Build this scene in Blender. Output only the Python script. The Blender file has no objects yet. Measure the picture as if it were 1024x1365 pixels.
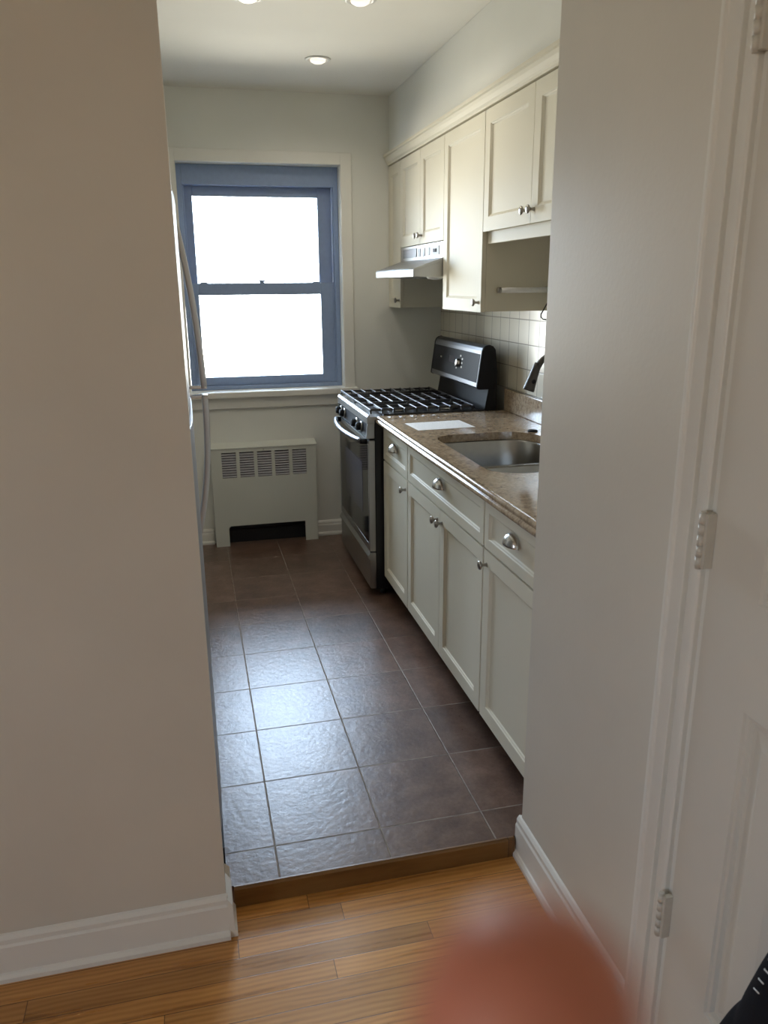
import bpy, bmesh, math, random
from mathutils import Vector, Matrix
random.seed(7)
SC = bpy.context.scene
COL = SC.collection
PI = math.pi

# ------------------------------------------------------------------ constants (metres)
D = 1.255        # kitchen back wall
FX = 0.730       # base cabinet door faces
UX = 1.035       # wall cabinet door faces
XW = 1.363       # kitchen right wall
YT = -1.661      # threshold between hall and kitchen
PX = 0.681       # hall right wall
LX = -0.141      # end of the left partition
LY = -1.745      # front of the left partition
HF = -0.056      # hall floor level (kitchen tile is 0)
CZ = 2.505       # ceiling

# ------------------------------------------------------------------ materials
def newmat(name):
    m = bpy.data.materials.new(name); m.use_nodes = True
    nt = m.node_tree; b = nt.nodes['Principled BSDF']
    return m, nt, b
def N(nt, t, **k):
    n = nt.nodes.new(t)
    for a, v in k.items(): setattr(n, a, v)
    return n
def lk(nt, a, b): nt.links.new(a, b)
def math_n(nt, op, a, b=None, c=None):
    n = N(nt, 'ShaderNodeMath', operation=op)
    for i, v in enumerate((a, b, c)):
        if v is None: continue
        if isinstance(v, (int, float)): n.inputs[i].default_value = v
        else: lk(nt, v, n.inputs[i])
    return n.outputs[0]
def ramp(nt, fac, stops):
    r = N(nt, 'ShaderNodeValToRGB')
    e = r.color_ramp.elements
    while len(e) < len(stops): e.new(.5)
    for el, (p, c) in zip(e, stops):
        el.position = p; el.color = (*c, 1) if len(c) == 3 else c
    lk(nt, fac, r.inputs[0]); return r.outputs[0]
def mixc(nt, fac, a, b, mode='MIX'):
    n = N(nt, 'ShaderNodeMix', data_type='RGBA', blend_type=mode)
    if isinstance(fac, (int, float)): n.inputs[0].default_value = fac
    else: lk(nt, fac, n.inputs[0])
    for i, v in ((6, a), (7, b)):
        if isinstance(v, tuple): n.inputs[i].default_value = (*v, 1)
        else: lk(nt, v, n.inputs[i])
    return n.outputs[2]
def pos(nt): return N(nt, 'ShaderNodeNewGeometry').outputs['Position']
def noise(nt, vec, scale, detail=3, rough=.5):
    n = N(nt, 'ShaderNodeTexNoise'); n.inputs['Scale'].default_value = scale
    n.inputs['Detail'].default_value = detail; n.inputs['Roughness'].default_value = rough
    if vec is not None: lk(nt, vec, n.inputs['Vector'])
    return n.outputs[0]
def bump(nt, b, h, strength, dist=.001):
    n = N(nt, 'ShaderNodeBump'); n.inputs['Strength'].default_value = strength
    n.inputs['Distance'].default_value = dist
    lk(nt, h, n.inputs['Height']); lk(nt, n.outputs[0], b.inputs['Normal'])
def scaled(nt, vec, s):
    n = N(nt, 'ShaderNodeVectorMath', operation='MULTIPLY'); lk(nt, vec, n.inputs[0])
    n.inputs[1].default_value = s; return n.outputs[0]

def paint(name, c, rough=.5, bscale=60, bstr=.12, var=.04, spec=.5):
    m, nt, b = newmat(name); p = pos(nt)
    f = noise(nt, p, 2.2, 4)
    hi = tuple(min(1, x*(1+var)) for x in c); lo = tuple(x*(1-var) for x in c)
    lk(nt, ramp(nt, f, [(.35, lo), (.65, hi)]), b.inputs['Base Color'])
    b.inputs['Roughness'].default_value = rough
    b.inputs['Specular IOR Level'].default_value = spec
    bump(nt, b, noise(nt, p, bscale, 3), bstr, .0015)
    return m
def plain(name, c, rough=.5, metal=0., spec=.5, coat=0.):
    m, nt, b = newmat(name)
    f = noise(nt, pos(nt), 45, 2)
    hi = tuple(min(1, x*1.03) for x in c); lo = tuple(x*.97 for x in c)
    lk(nt, ramp(nt, f, [(.3, lo), (.7, hi)]), b.inputs['Base Color'])
    b.inputs['Roughness'].default_value = rough; b.inputs['Metallic'].default_value = metal
    b.inputs['Specular IOR Level'].default_value = spec
    b.inputs['Coat Weight'].default_value = coat
    return m
def brushed(name, c, rough, stretch):
    m, nt, b = newmat(name)
    f = noise(nt, scaled(nt, pos(nt), stretch), 1.0, 3)
    lk(nt, ramp(nt, f, [(.3, tuple(x*.97 for x in c)), (.7, c)]), b.inputs['Base Color'])
    b.inputs['Metallic'].default_value = 1
    lk(nt, ramp(nt, f, [(.3, (rough*.85,)*3), (.7, (rough*1.2,)*3)]), b.inputs['Roughness'])
    bump(nt, b, f, .02, .0003)
    return m

M = {}
M['wall'] = paint('wall_paint', (.67, .63, .55), .45, 90, .18, .03)
M['wallk'] = paint('kitchen_wall_paint', (.78, .78, .73), .6, 90, .12, .02)
M['ceil'] = paint('ceiling_paint', (.82, .80, .74), .8, 70, .1, .02)
M['trim'] = paint('gloss_trim_paint', (.80, .785, .73), .3, 40, .08, .03)
M['door'] = paint('door_paint', (.69, .66, .59), .38, 50, .08, .03)
M['cab'] = paint('cream_cabinet_paint', (.74, .70, .58), .5, 30, .02, .015, .12)
M['cabin'] = paint('cabinet_side', (.45, .43, .35), .5, 30, .02, .02)
M['rad'] = paint('radiator_enamel', (.66, .67, .61), .4, 30, .03, .02)
M['steel'] = brushed('brushed_steel', (.46, .46, .46), .34, (4, 4, 900))
M['steelh'] = brushed('brushed_steel_horizontal', (.20, .20, .21), .36, (900, 6, 900))
M['sinksteel'] = plain('sink_steel', (.36, .355, .345), .3, 1)
M['fridge'] = brushed('fridge_steel', (.40, .40, .415), .5, (900, 900, 5))
M['chrome'] = plain('chrome', (.82, .82, .82), .12, 1)
M['nickel'] = plain('satin_nickel', (.62, .60, .57), .27, 1)
M['knobm'] = plain('dark_nickel', (.38, .36, .33), .3, 1)
M['black'] = plain('black_enamel', (.012, .013, .017), .28)
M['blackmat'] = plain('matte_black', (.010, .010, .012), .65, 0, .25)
M['iron'] = plain('cast_iron', (.022, .022, .026), .3, 0, .8)
M['glassblk'] = plain('black_oven_glass', (.008, .009, .011), .08, 0, .6)
M['slate'] = plain('dark_slate_enamel', (.026, .026, .029), .42, 0, .3)
M['consoleblk'] = plain('satin_black_panel', (.020, .020, .022), .5, 0, .08)
M['display'] = plain('lcd_display', (.06, .06, .09), .15)
M['gasket'] = plain('dark_gasket', (.02, .02, .022), .6)
M['faucet'] = plain('dark_bronze_faucet', (.075, .070, .065), .35, .8)
M['paintedhinge'] = plain('painted_hinge', (.62, .59, .52), .45)
M['cord'] = plain('black_cord', (.015, .015, .015), .5)
M['winframe'] = plain('glare_tinted_window_metal', (.25, .33, .50), .42, .05)  # blue glare haze put into the base colour of a dark bronze frame
M['baffle'] = plain('white_baffle', (.72, .71, .68), .4)
def m_lamp():
    m, nt, b = newmat('lit_bulb')
    b.inputs['Base Color'].default_value = (.9, .88, .82, 1); b.inputs['Emission Color'].default_value = (1, .90, .76, 1)
    b.inputs['Emission Strength'].default_value = .9; return m
M['lamp'] = m_lamp()
M['lens'] = plain('frosted_bulb', (.85, .84, .8), .3)
M['hoodgrey'] = plain('grey_switch_plastic', (.30, .31, .33), .5)
M['handlem'] = brushed('handle_steel', (.66, .67, .70), .33, (900, 900, 5))
M['barwhite'] = plain('bright_towel_bar_metal', (.90, .90, .88), .3, .0)
M['rubber'] = plain('rubber', (.01, .01, .01), .7)

def m_tilefloor():
    m, nt, b = newmat('brown_floor_tile'); p = pos(nt)
    sp = N(nt, 'ShaderNodeSeparateXYZ'); lk(nt, p, sp.inputs[0])
    S = .3048
    tx = math_n(nt, 'DIVIDE', sp.outputs[0], S); ty = math_n(nt, 'DIVIDE', sp.outputs[1], S)
    fx = math_n(nt, 'FRACT', tx); fy = math_n(nt, 'FRACT', ty)
    ex = math_n(nt, 'MINIMUM', fx, math_n(nt, 'SUBTRACT', 1, fx))
    ey = math_n(nt, 'MINIMUM', fy, math_n(nt, 'SUBTRACT', 1, fy))
    e = math_n(nt, 'MINIMUM', ex, ey)
    mr = N(nt, 'ShaderNodeMapRange', interpolation_type='SMOOTHSTEP')
    lk(nt, e, mr.inputs[0]); mr.inputs[1].default_value = .004; mr.inputs[2].default_value = .0095
    tile = mr.outputs[0]
    cid = N(nt, 'ShaderNodeCombineXYZ')
    lk(nt, math_n(nt, 'FLOOR', tx), cid.inputs[0]); lk(nt, math_n(nt, 'FLOOR', ty), cid.inputs[1])
    wn = N(nt, 'ShaderNodeTexWhiteNoise', noise_dimensions='3D'); lk(nt, cid.outputs[0], wn.inputs[0])
    off = N(nt, 'ShaderNodeVectorMath', operation='MULTIPLY_ADD')
    lk(nt, wn.outputs[1], off.inputs[0]); off.inputs[1].default_value = (7, 7, 7); lk(nt, p, off.inputs[2])
    n1 = noise(nt, off.outputs[0], 9, 7, .68); n2 = noise(nt, off.outputs[0], 85, 5, .65)
    c1 = ramp(nt, n1, [(.30, (.085, .044, .029)), (.5, (.155, .090, .063)), (.72, (.25, .16, .12))])
    c2 = mixc(nt, .25, c1, ramp(nt, n2, [(.35, (.05, .03, .024)), (.65, (.17, .115, .09))]))
    tint = math_n(nt, 'MULTIPLY_ADD', wn.outputs[0], .3, .85)
    tc = N(nt, 'ShaderNodeCombineColor'); [lk(nt, tint, tc.inputs[i]) for i in range(3)]
    c3 = mixc(nt, 1., c2, tc.outputs[0], 'MULTIPLY')
    grout = ramp(nt, noise(nt, p, 30, 3), [(.3, (.16, .125, .10)), (.7, (.34, .29, .24))])
    lk(nt, mixc(nt, tile, grout, c3), b.inputs['Base Color'])
    rr = math_n(nt, 'MULTIPLY_ADD', n2, .18, .22)
    lk(nt, math_n(nt, 'ADD', rr, math_n(nt, 'MULTIPLY', math_n(nt, 'SUBTRACT', 1, tile), .5)), b.inputs['Roughness'])
    b.inputs['Specular IOR Level'].default_value = .55
    # slate-like relief: flakes + fine grain + grout joint
    vor = N(nt, 'ShaderNodeTexVoronoi', feature='SMOOTH_F1'); vor.inputs['Scale'].default_value = 55
    lk(nt, off.outputs[0], vor.inputs['Vector'])
    h = math_n(nt, 'ADD', math_n(nt, 'MULTIPLY', n1, .8), math_n(nt, 'MULTIPLY', n2, .45))
    h = math_n(nt, 'ADD', h, math_n(nt, 'MULTIPLY', vor.outputs[0], .35))
    h = math_n(nt, 'ADD', h, math_n(nt, 'MULTIPLY', tile, 1.0))
    bump(nt, b, h, .42, .003)
    return m
M['tile'] = m_tilefloor()

def m_wood(name, w, axis=0, dark=1., rough=.28):
    m, nt, b = newmat(name); p = pos(nt)
    sp = N(nt, 'ShaderNodeSeparateXYZ'); lk(nt, p, sp.inputs[0])
    u = sp.outputs[axis]; v = sp.outputs[1-axis]
    q = math_n(nt, 'DIVIDE', v, w); row = math_n(nt, 'FLOOR', q)
    wn = N(nt, 'ShaderNodeTexWhiteNoise', noise_dimensions='1D'); lk(nt, row, wn.inputs['W'])
    uu = math_n(nt, 'ADD', math_n(nt, 'DIVIDE', u, .95), math_n(nt, 'MULTIPLY', wn.outputs[0], 9.7))
    fl = math_n(nt, 'FLOOR', uu)
    cid = N(nt, 'ShaderNodeCombineXYZ'); lk(nt, row, cid.inputs[0]); lk(nt, fl, cid.inputs[1])
    wb = N(nt, 'ShaderNodeTexWhiteNoise', noise_dimensions='3D'); lk(nt, cid.outputs[0], wb.inputs[0])
    fr = math_n(nt, 'FRACT', q); e1 = math_n(nt, 'MULTIPLY', math_n(nt, 'MINIMUM', fr, math_n(nt, 'SUBTRACT', 1, fr)), w)
    fu = math_n(nt, 'FRACT', uu); e2 = math_n(nt, 'MULTIPLY', math_n(nt, 'MINIMUM', fu, math_n(nt, 'SUBTRACT', 1, fu)), .95)
    e = math_n(nt, 'MINIMUM', e1, e2)
    mr = N(nt, 'ShaderNodeMapRange', interpolation_type='SMOOTHSTEP'); lk(nt, e, mr.inputs[0])
    mr.inputs[1].default_value = .0003; mr.inputs[2].default_value = .0013
    off = N(nt, 'ShaderNodeVectorMath', operation='MULTIPLY_ADD'); lk(nt, wb.outputs[1], off.inputs[0])
    off.inputs[1].default_value = (5, 5, 5); lk(nt, p, off.inputs[2])
    st = (1.6, 20, 20) if axis == 0 else (20, 1.6, 20)
    g = noise(nt, scaled(nt, off.outputs[0], st), 1.6, 6, .62)
    wv = N(nt, 'ShaderNodeTexWave', bands_direction='Y' if axis == 0 else 'X'); wv.inputs['Scale'].default_value = 22
    wv.inputs['Distortion'].default_value = 5; wv.inputs['Detail'].default_value = 3
    lk(nt, scaled(nt, off.outputs[0], (.22, 1, 1) if axis == 0 else (1, .22, 1)), wv.inputs['Vector'])
    gg = math_n(nt, 'ADD', math_n(nt, 'MULTIPLY', g, .80), math_n(nt, 'MULTIPLY', wv.outputs[1], .20))
    k = dark
    c = ramp(nt, gg, [(.22, (.30*k, .120*k, .030*k)), (.46, (.56*k, .255*k, .062*k)), (.74, (.72*k, .37*k, .11*k))])
    t = math_n(nt, 'MULTIPLY_ADD', wb.outputs[0], .55, .70)
    tc = N(nt, 'ShaderNodeCombineColor'); [lk(nt, t, tc.inputs[i]) for i in range(3)]
    c = mixc(nt, 1., c, tc.outputs[0], 'MULTIPLY')
    lk(nt, mixc(nt, mr.outputs[0], (.06*k, .025*k, .01*k), c), b.inputs['Base Color'])
    lk(nt, math_n(nt, 'MULTIPLY_ADD', g, .18, rough-.08), b.inputs['Roughness'])
    b.inputs['Coat Weight'].default_value = .25; b.inputs['Coat Roughness'].default_value = .2
    hh = math_n(nt, 'ADD', math_n(nt, 'MULTIPLY', g, .25), mr.outputs[0])
    bump(nt, b, hh, .15, .001)
    return m
M['wood'] = m_wood('oak_strip_floor', .0572)
M['thresh'] = m_wood('oak_threshold', .4, 0, .28, .4)

def m_granite():
    m, nt, b = newmat('tan_granite'); p = pos(nt)
    v = N(nt, 'ShaderNodeTexVoronoi'); v.inputs['Scale'].default_value = 110; lk(nt, p, v.inputs['Vector'])
    n1 = noise(nt, p, 11, 7, .72); n2 = noise(nt, p, 60, 5, .75)
    c1 = ramp(nt, n1, [(.32, (.17, .095, .055)), (.46, (.34, .235, .15)), (.56, (.46, .36, .25)), (.70, (.60, .50, .37))])
    c2 = ramp(nt, n2, [(.38, (.05, .035, .03)), (.47, (.33, .24, .16)), (.60, (.52, .42, .30)), (.72, (.74, .66, .54))])
    c = mixc(nt, .55, c1, c2)
    d = noise(nt, p, 17, 5, .6)
    vein = math_n(nt, 'ABSOLUTE', math_n(nt, 'SUBTRACT', d, .5))
    vm = N(nt, 'ShaderNodeMapRange'); lk(nt, vein, vm.inputs[0]); vm.inputs[1].default_value = .0; vm.inputs[2].default_value = .022
    vm.inputs[3].default_value = .55; vm.inputs[4].default_value = 0
    c = mixc(nt, vm.outputs[0], c, (.12, .07, .045))
    sp = ramp(nt, v.outputs[1], [(.0, (.05, .035, .03)), (.18, (.35, .27, .19)), (1., (.50, .41, .30))])
    c = mixc(nt, .25, c, sp)
    lk(nt, c, b.inputs['Base Color'])
    b.inputs['Roughness'].default_value = .10
    b.inputs['Specular IOR Level'].default_value = .7
    return m
M['granite'] = m_granite()

def m_walltile():
    m, nt, b = newmat('cream_wall_tile'); p = pos(nt)
    sp = N(nt, 'ShaderNodeSeparateXYZ'); lk(nt, p, sp.inputs[0])
    ty = math_n(nt, 'DIVIDE', math_n(nt, 'ADD', sp.outputs[1], .028+1.15), .1135)
    tz = math_n(nt, 'DIVIDE', math_n(nt, 'SUBTRACT', sp.outputs[2], 1.019-.110), .110)
    def edge(t):
        f = math_n(nt, 'FRACT', t); return math_n(nt, 'MINIMUM', f, math_n(nt, 'SUBTRACT', 1, f))
    e = math_n(nt, 'MINIMUM', edge(ty), edge(tz))
    mr = N(nt, 'ShaderNodeMapRange', interpolation_type='SMOOTHSTEP'); lk(nt, e, mr.inputs[0])
    mr.inputs[1].default_value = .010; mr.inputs[2].default_value = .03
    cid = N(nt, 'ShaderNodeCombineXYZ'); lk(nt, math_n(nt, 'FLOOR', ty), cid.inputs[0]); lk(nt, math_n(nt, 'FLOOR', tz), cid.inputs[1])
    wn = N(nt, 'ShaderNodeTexWhiteNoise', noise_dimensions='3D'); lk(nt, cid.outputs[0], wn.inputs[0])
    c = ramp(nt, wn.outputs[0], [(0, (.66, .61, .50)), (1, (.72, .67, .56))])
    lk(nt, mixc(nt, mr.outputs[0], (.33, .30, .245), c), b.inputs['Base Color'])
    b.inputs['Roughness'].default_value = .18
    bump(nt, b, mr.outputs[0], .5, .0015)
    return m
M['walltile'] = m_walltile()

def m_pane():
    m, nt, b = newmat('window_glass'); nt.nodes.remove(b)
    out = [n for n in nt.nodes if n.type == 'OUTPUT_MATERIAL'][0]
    t = N(nt, 'ShaderNodeBsdfTransparent'); t.inputs[0].default_value = (.96, .98, .98, 1)
    g = N(nt, 'ShaderNodeBsdfGlossy'); g.inputs['Roughness'].default_value = .02
    f = N(nt, 'ShaderNodeFresnel'); f.inputs[0].default_value = 1.45
    mx = N(nt, 'ShaderNodeMixShader'); lk(nt, f.outputs[0], mx.inputs[0])
    lk(nt, t.outputs[0], mx.inputs[1]); lk(nt, g.outputs[0], mx.inputs[2]); lk(nt, mx.outputs[0], out.inputs[0])
    return m
M['pane'] = m_pane()

def m_paper():
    m, nt, b = newmat('printed_paper')
    tc = N(nt, 'ShaderNodeTexCoord'); sp = N(nt, 'ShaderNodeSeparateXYZ'); lk(nt, tc.outputs['Object'], sp.inputs[0])
    line = math_n(nt, 'GREATER_THAN', math_n(nt, 'FRACT', math_n(nt, 'MULTIPLY', sp.outputs[0], 95)), .62)
    ns = noise(nt, scaled(nt, tc.outputs['Object'], (95, 260, 1)), 1., 2)
    ink = math_n(nt, 'MULTIPLY', line, math_n(nt, 'GREATER_THAN', ns, .48))
    inm = math_n(nt, 'MULTIPLY', math_n(nt, 'LESS_THAN', math_n(nt, 'ABSOLUTE', sp.outputs[1]), .082),
                 math_n(nt, 'LESS_THAN', math_n(nt, 'ABSOLUTE', sp.outputs[0]), .115))
    ink = math_n(nt, 'MULTIPLY', ink, inm)
    lk(nt, mixc(nt, math_n(nt, 'MULTIPLY', ink, .45), (.84, .85, .86), (.25, .26, .3)), b.inputs['Base Color'])
    b.inputs['Roughness'].default_value = .6
    return m
M['paper'] = m_paper()

def m_skin():
    m, nt, b = newmat('skin'); p = pos(nt)
    lk(nt, ramp(nt, noise(nt, p, 120, 4), [(.3, (.50, .175, .115)), (.7, (.60, .235, .165))]), b.inputs['Base Color'])
    b.inputs['Roughness'].default_value = .5
    b.inputs['Subsurface Weight'].default_value = .25
    b.inputs['Subsurface Radius'].default_value = (.004, .0015, .0008)
    return m
M['skin'] = m_skin()
def m_cloth():
    m, nt, b = newmat('black_woven_cloth'); p = pos(nt)
    lk(nt, ramp(nt, noise(nt, p, 300, 3), [(.3, (.003, .003, .005)), (.7, (.006, .006, .010))]), b.inputs['Base Color'])
    b.inputs['Roughness'].default_value = .9; b.inputs['Specular IOR Level'].default_value = .2
    bump(nt, b, noise(nt, p, 500, 2), .4, .001)
    return m
M['cloth'] = m_cloth()
M['thread'] = plain('white_thread', (.75, .75, .73), .8)

# ------------------------------------------------------------------ geometry helpers
class MB:
    def __init__(s): s.v = []; s.f = []; s.sm = []
    def add(s, vs, fs, smooth=False):
        o = len(s.v); s.v += [tuple(x) for x in vs]
        for f in fs: s.f.append([o+i for i in f]); s.sm.append(smooth)
        return s
    def box(s, a, b):
        (x0, y0, z0), (x1, y1, z1) = a, b
        x0, x1 = sorted((x0, x1)); y0, y1 = sorted((y0, y1)); z0, z1 = sorted((z0, z1))
        v = [(x0,y0,z0),(x1,y0,z0),(x1,y1,z0),(x0,y1,z0),(x0,y0,z1),(x1,y0,z1),(x1,y1,z1),(x0,y1,z1)]
        return s.add(v, [(0,3,2,1),(4,5,6,7),(0,1,5,4),(1,2,6,5),(2,3,7,6),(3,0,4,7)])
    def prism(s, prof, axis, a, b, smooth=False):
        """extrude a closed 2-D profile along an axis: axis 1 -> (x,z) profile, 0 -> (y,z), 2 -> (x,y)"""
        def P(p, t):
            return (t, p[0], p[1]) if axis == 0 else (p[0], t, p[1]) if axis == 1 else (p[0], p[1], t)
        n = len(prof)
        o = len(s.v); s.v += [P(p, a) for p in prof] + [P(p, b) for p in prof]
        for i in range(n):
            j = (i+1) % n; s.f.append([o+i, o+j, o+n+j, o+n+i]); s.sm.append(smooth)
        s.f.append([o+i for i in range(n)][::-1]); s.sm.append(False)
        s.f.append([o+n+i for i in range(n)]); s.sm.append(False)
        return s
    def tube(s, pts, r, seg=12, caps=True):
        pts = [Vector(p) for p in pts]; rs = r if isinstance(r, (list, tuple)) else [r]*len(pts)
        o = len(s.v); prev = None
        for i, p in enumerate(pts):
            t = (pts[min(i+1, len(pts)-1)] - pts[max(i-1, 0)]).normalized()
            if prev is None:
                h = Vector((0,0,1)) if abs(t.z) < .9 else Vector((1,0,0)); n = t.cross(h).normalized()
            else: n = (prev - t*prev.dot(t)).normalized()
            prev = n; bn = t.cross(n)
            for k in range(seg):
                a = 2*PI*k/seg; s.v.append(tuple(p + (n*math.cos(a)+bn*math.sin(a))*rs[i]))
        for i in range(len(pts)-1):
            for k in range(seg):
                k2 = (k+1) % seg
                s.f.append([o+i*seg+k, o+i*seg+k2, o+(i+1)*seg+k2, o+(i+1)*seg+k]); s.sm.append(True)
        if caps:
            s.f.append([o+k for k in range(seg)][::-1]); s.sm.append(False)
            e = o+(len(pts)-1)*seg; s.f.append([e+k for k in range(seg)]); s.sm.append(False)
        return s
    def lathe(s, prof, org, ax, seg=24):
        """profile of (radius, height) turned round axis ax through org"""
        ax = Vector(ax).normalized(); h = Vector((0,0,1)) if abs(ax.z) < .9 else Vector((1,0,0))
        n = ax.cross(h).normalized(); b = ax.cross(n); org = Vector(org); o = len(s.v)
        for (r, t) in prof:
            for k in range(seg):
                a = 2*PI*k/seg; s.v.append(tuple(org + ax*t + (n*math.cos(a)+b*math.sin(a))*max(r, 1e-5)))
        for i in range(len(prof)-1):
            for k in range(seg):
                k2 = (k+1) % seg
                s.f.append([o+i*seg+k, o+i*seg+k2, o+(i+1)*seg+k2, o+(i+1)*seg+k]); s.sm.append(True)
        s.f.append([o+k for k in range(seg)][::-1]); s.sm.append(False)
        e = o+(len(prof)-1)*seg; s.f.append([e+k for k in range(seg)]); s.sm.append(False)
        return s
    def slab(s, a0, a1, b0, b1, t, panels, rings, fn):
        """flat slab with moulded panels in its front; fn(a,b,n) -> world, n outward, front at n=0"""
        As = sorted({a0, a1, *[p[0] for p in panels], *[p[1] for p in panels]})
        Bs = sorted({b0, b1, *[p[2] for p in panels], *[p[3] for p in panels]})
        def q(pts): s.add([fn(*p) for p in pts], [tuple(range(len(pts)))])
        for i in range(len(As)-1):
            for j in range(len(Bs)-1):
                ca = (As[i]+As[i+1])/2; cb = (Bs[j]+Bs[j+1])/2
                if any(p[0] < ca < p[1] and p[2] < cb < p[3] for p in panels): continue
                q([(As[i],Bs[j],0),(As[i+1],Bs[j],0),(As[i+1],Bs[j+1],0),(As[i],Bs[j+1],0)])
        for (p0, p1, r0, r1) in panels:
            prev = [(p0,r0,0),(p1,r0,0),(p1,r1,0),(p0,r1,0)]
            for (ins, dep) in rings:
                cur = [(p0+ins,r0+ins,-dep),(p1-ins,r0+ins,-dep),(p1-ins,r1-ins,-dep),(p0+ins,r1-ins,-dep)]
                for k in range(4):
                    k2 = (k+1) % 4; q([prev[k], prev[k2], cur[k2], cur[k]])
                prev = cur
            q(prev)
        q([(a0,b0,-t),(a0,b1,-t),(a1,b1,-t),(a1,b0,-t)])
        q([(a0,b0,-t),(a1,b0,-t),(a1,b0,0),(a0,b0,0)]); q([(a0,b1,-t),(a0,b1,0),(a1,b1,0),(a1,b1,-t)])
        q([(a0,b0,-t),(a0,b0,0),(a0,b1,0),(a0,b1,-t)]); q([(a1,b0,-t),(a1,b1,-t),(a1,b1,0),(a1,b0,0)])
        return s
    def build(s, name, mat, parent=None, bevel=0, seg=2, origin=None, weld=True):
        me = bpy.data.meshes.new(name)
        org = Vector(origin) if origin is not None else (Vector(parent.get('wloc')) if parent is not None and parent.get('wloc') else Vector((0,0,0)))
        me.from_pydata([tuple(Vector(p)-org) for p in s.v], [], s.f)
        bm = bmesh.new(); bm.from_mesh(me)
        bm.faces.ensure_lookup_table()
        for f, k in zip(bm.faces, s.sm): f.smooth = k
        if weld: bmesh.ops.remove_doubles(bm, verts=bm.verts, dist=1e-5)
        bmesh.ops.recalc_face_normals(bm, faces=bm.faces)
        bm.to_mesh(me); bm.free()
        me.materials.append(mat)
        o = bpy.data.objects.new(name, me); COL.objects.link(o)
        if parent is None: o.location = org
        else: o.parent = parent
        o['wloc'] = tuple(org)
        if bevel:
            m = o.modifiers.new('bevel', 'BEVEL'); m.width = bevel; m.segments = seg
            m.limit_method = 'ANGLE'; m.angle_limit = math.radians(40)
        return o
def tag(o, label, cat, group=None):
    o['label'] = label; o['category'] = cat
    if group: o['group'] = group
    return o
def thing(name, loc, label, cat, group=None):
    o = bpy.data.objects.new(name, None); COL.objects.link(o); o.location = loc; o['wloc'] = tuple(loc)
    o.empty_display_size = .05
    return tag(o, label, cat, group)
def struct(o, label=None):
    o['kind'] = 'structure'
    if label: o['label'] = label
    return o
def wallbox(name, a, b, mat): return struct(MB().box(a, b).build(name, mat))

# ================================================================== SETTING
# floors
struct(MB().box((-.95, YT+.012, -.12), (XW, D, 0)).build('floor', M['tile']), 'brown stone-look tiles of the kitchen floor')
struct(MB().box((-3.2, -6.5, HF-.06), (PX, YT+.001, HF)).build('floor_hall', M['wood']), 'orange oak strip floor of the hall')
t = MB().prism([(YT-.004, HF), (YT+.0115, HF), (YT+.0115, .001), (YT+.004, .003), (YT-.004, -.002)], 0, LX+.02, PX-.02).build('trim_1', M['thresh'])
struct(t, 'oak step edge between the tile floor and the strip floor')
# ceiling
wallbox('ceiling', (-.95, LY, CZ), (XW, D, CZ+.08), M['ceil'])
wallbox('ceiling_hall', (-3.2, -6.5, CZ), (PX+.13, LY-.001, CZ+.08), M['ceil'])
# back wall with the window opening
WX0, WX1, WZ0, WZ1 = -.137, .757, .917, 2.146
wb = MB()
wb.box((-1.05, D, -.12), (WX0, D+.2, CZ)); wb.box((WX1, D, -.12), (XW+.12, D+.2, CZ))
wb.box((WX0, D, -.12), (WX1, D+.2, WZ0)); wb.box((WX0, D, WZ1), (WX1, D+.2, CZ))
struct(wb.build('wall_back', M['wallk'], weld=False), 'white kitchen wall with the window')
wr = struct(MB().box((XW, YT-.12, -.12), (XW+.12, D-.001, CZ)).build('wall_right', M['wallk']))
MB().box((XW-.006, YT+.01, 1.019), (XW-.0005, D-.002, 1.42)).build('tile_backsplash', M['walltile'], wr)
wallbox('wall_soffit', (1.040, YT, 2.206), (XW-.001, D-.001, CZ-.001), M['wallk'])
wallbox('wall_left', (-1.05, LY+.1, -.12), (-.95, D-.001, CZ), M['wallk'])
wallbox('wall_partition', (-3.2, LY, HF), (LX, LY+.1, CZ), M['wall'])
# hall right wall: corner pier, the door opening, the rest
DY0, DY1, DZ = -2.335, -2.953, 1.985
hw = MB()
hw.box((PX, DY0+.012, HF), (PX+.12, YT, CZ)); hw.box((PX, DY1-.012, DZ+.012), (PX+.12, DY0+.012, CZ))
hw.box((PX, -6.5, HF), (PX+.12, DY1-.012, CZ)); hw.box((PX+.12, YT-.12, HF), (XW, YT, CZ))
struct(hw.build('wall_hall_right', M['wall'], weld=False), 'off-white hall wall between the kitchen and the panelled door')
# unseen living room behind the viewer; left wall opening added to light the hall
lw = MB(); ly0, ly1, lz0, lz1 = -4.75, -4.15, 1.0, 1.75
lw.box((-3.3, -6.6, HF), (-3.2, ly0, CZ)); lw.box((-3.3, ly1, HF), (-3.2, LY+.1, CZ))
lw.box((-3.3, ly0, HF), (-3.2, ly1, lz0)); lw.box((-3.3, ly0, lz1), (-3.2, ly1, CZ))
struct(lw.build('wall_far_left', M['wall'], weld=False))
wallbox('wall_rear', (-3.2, -6.6, HF), (PX+.12, -6.5, CZ), M['wall'])

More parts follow.
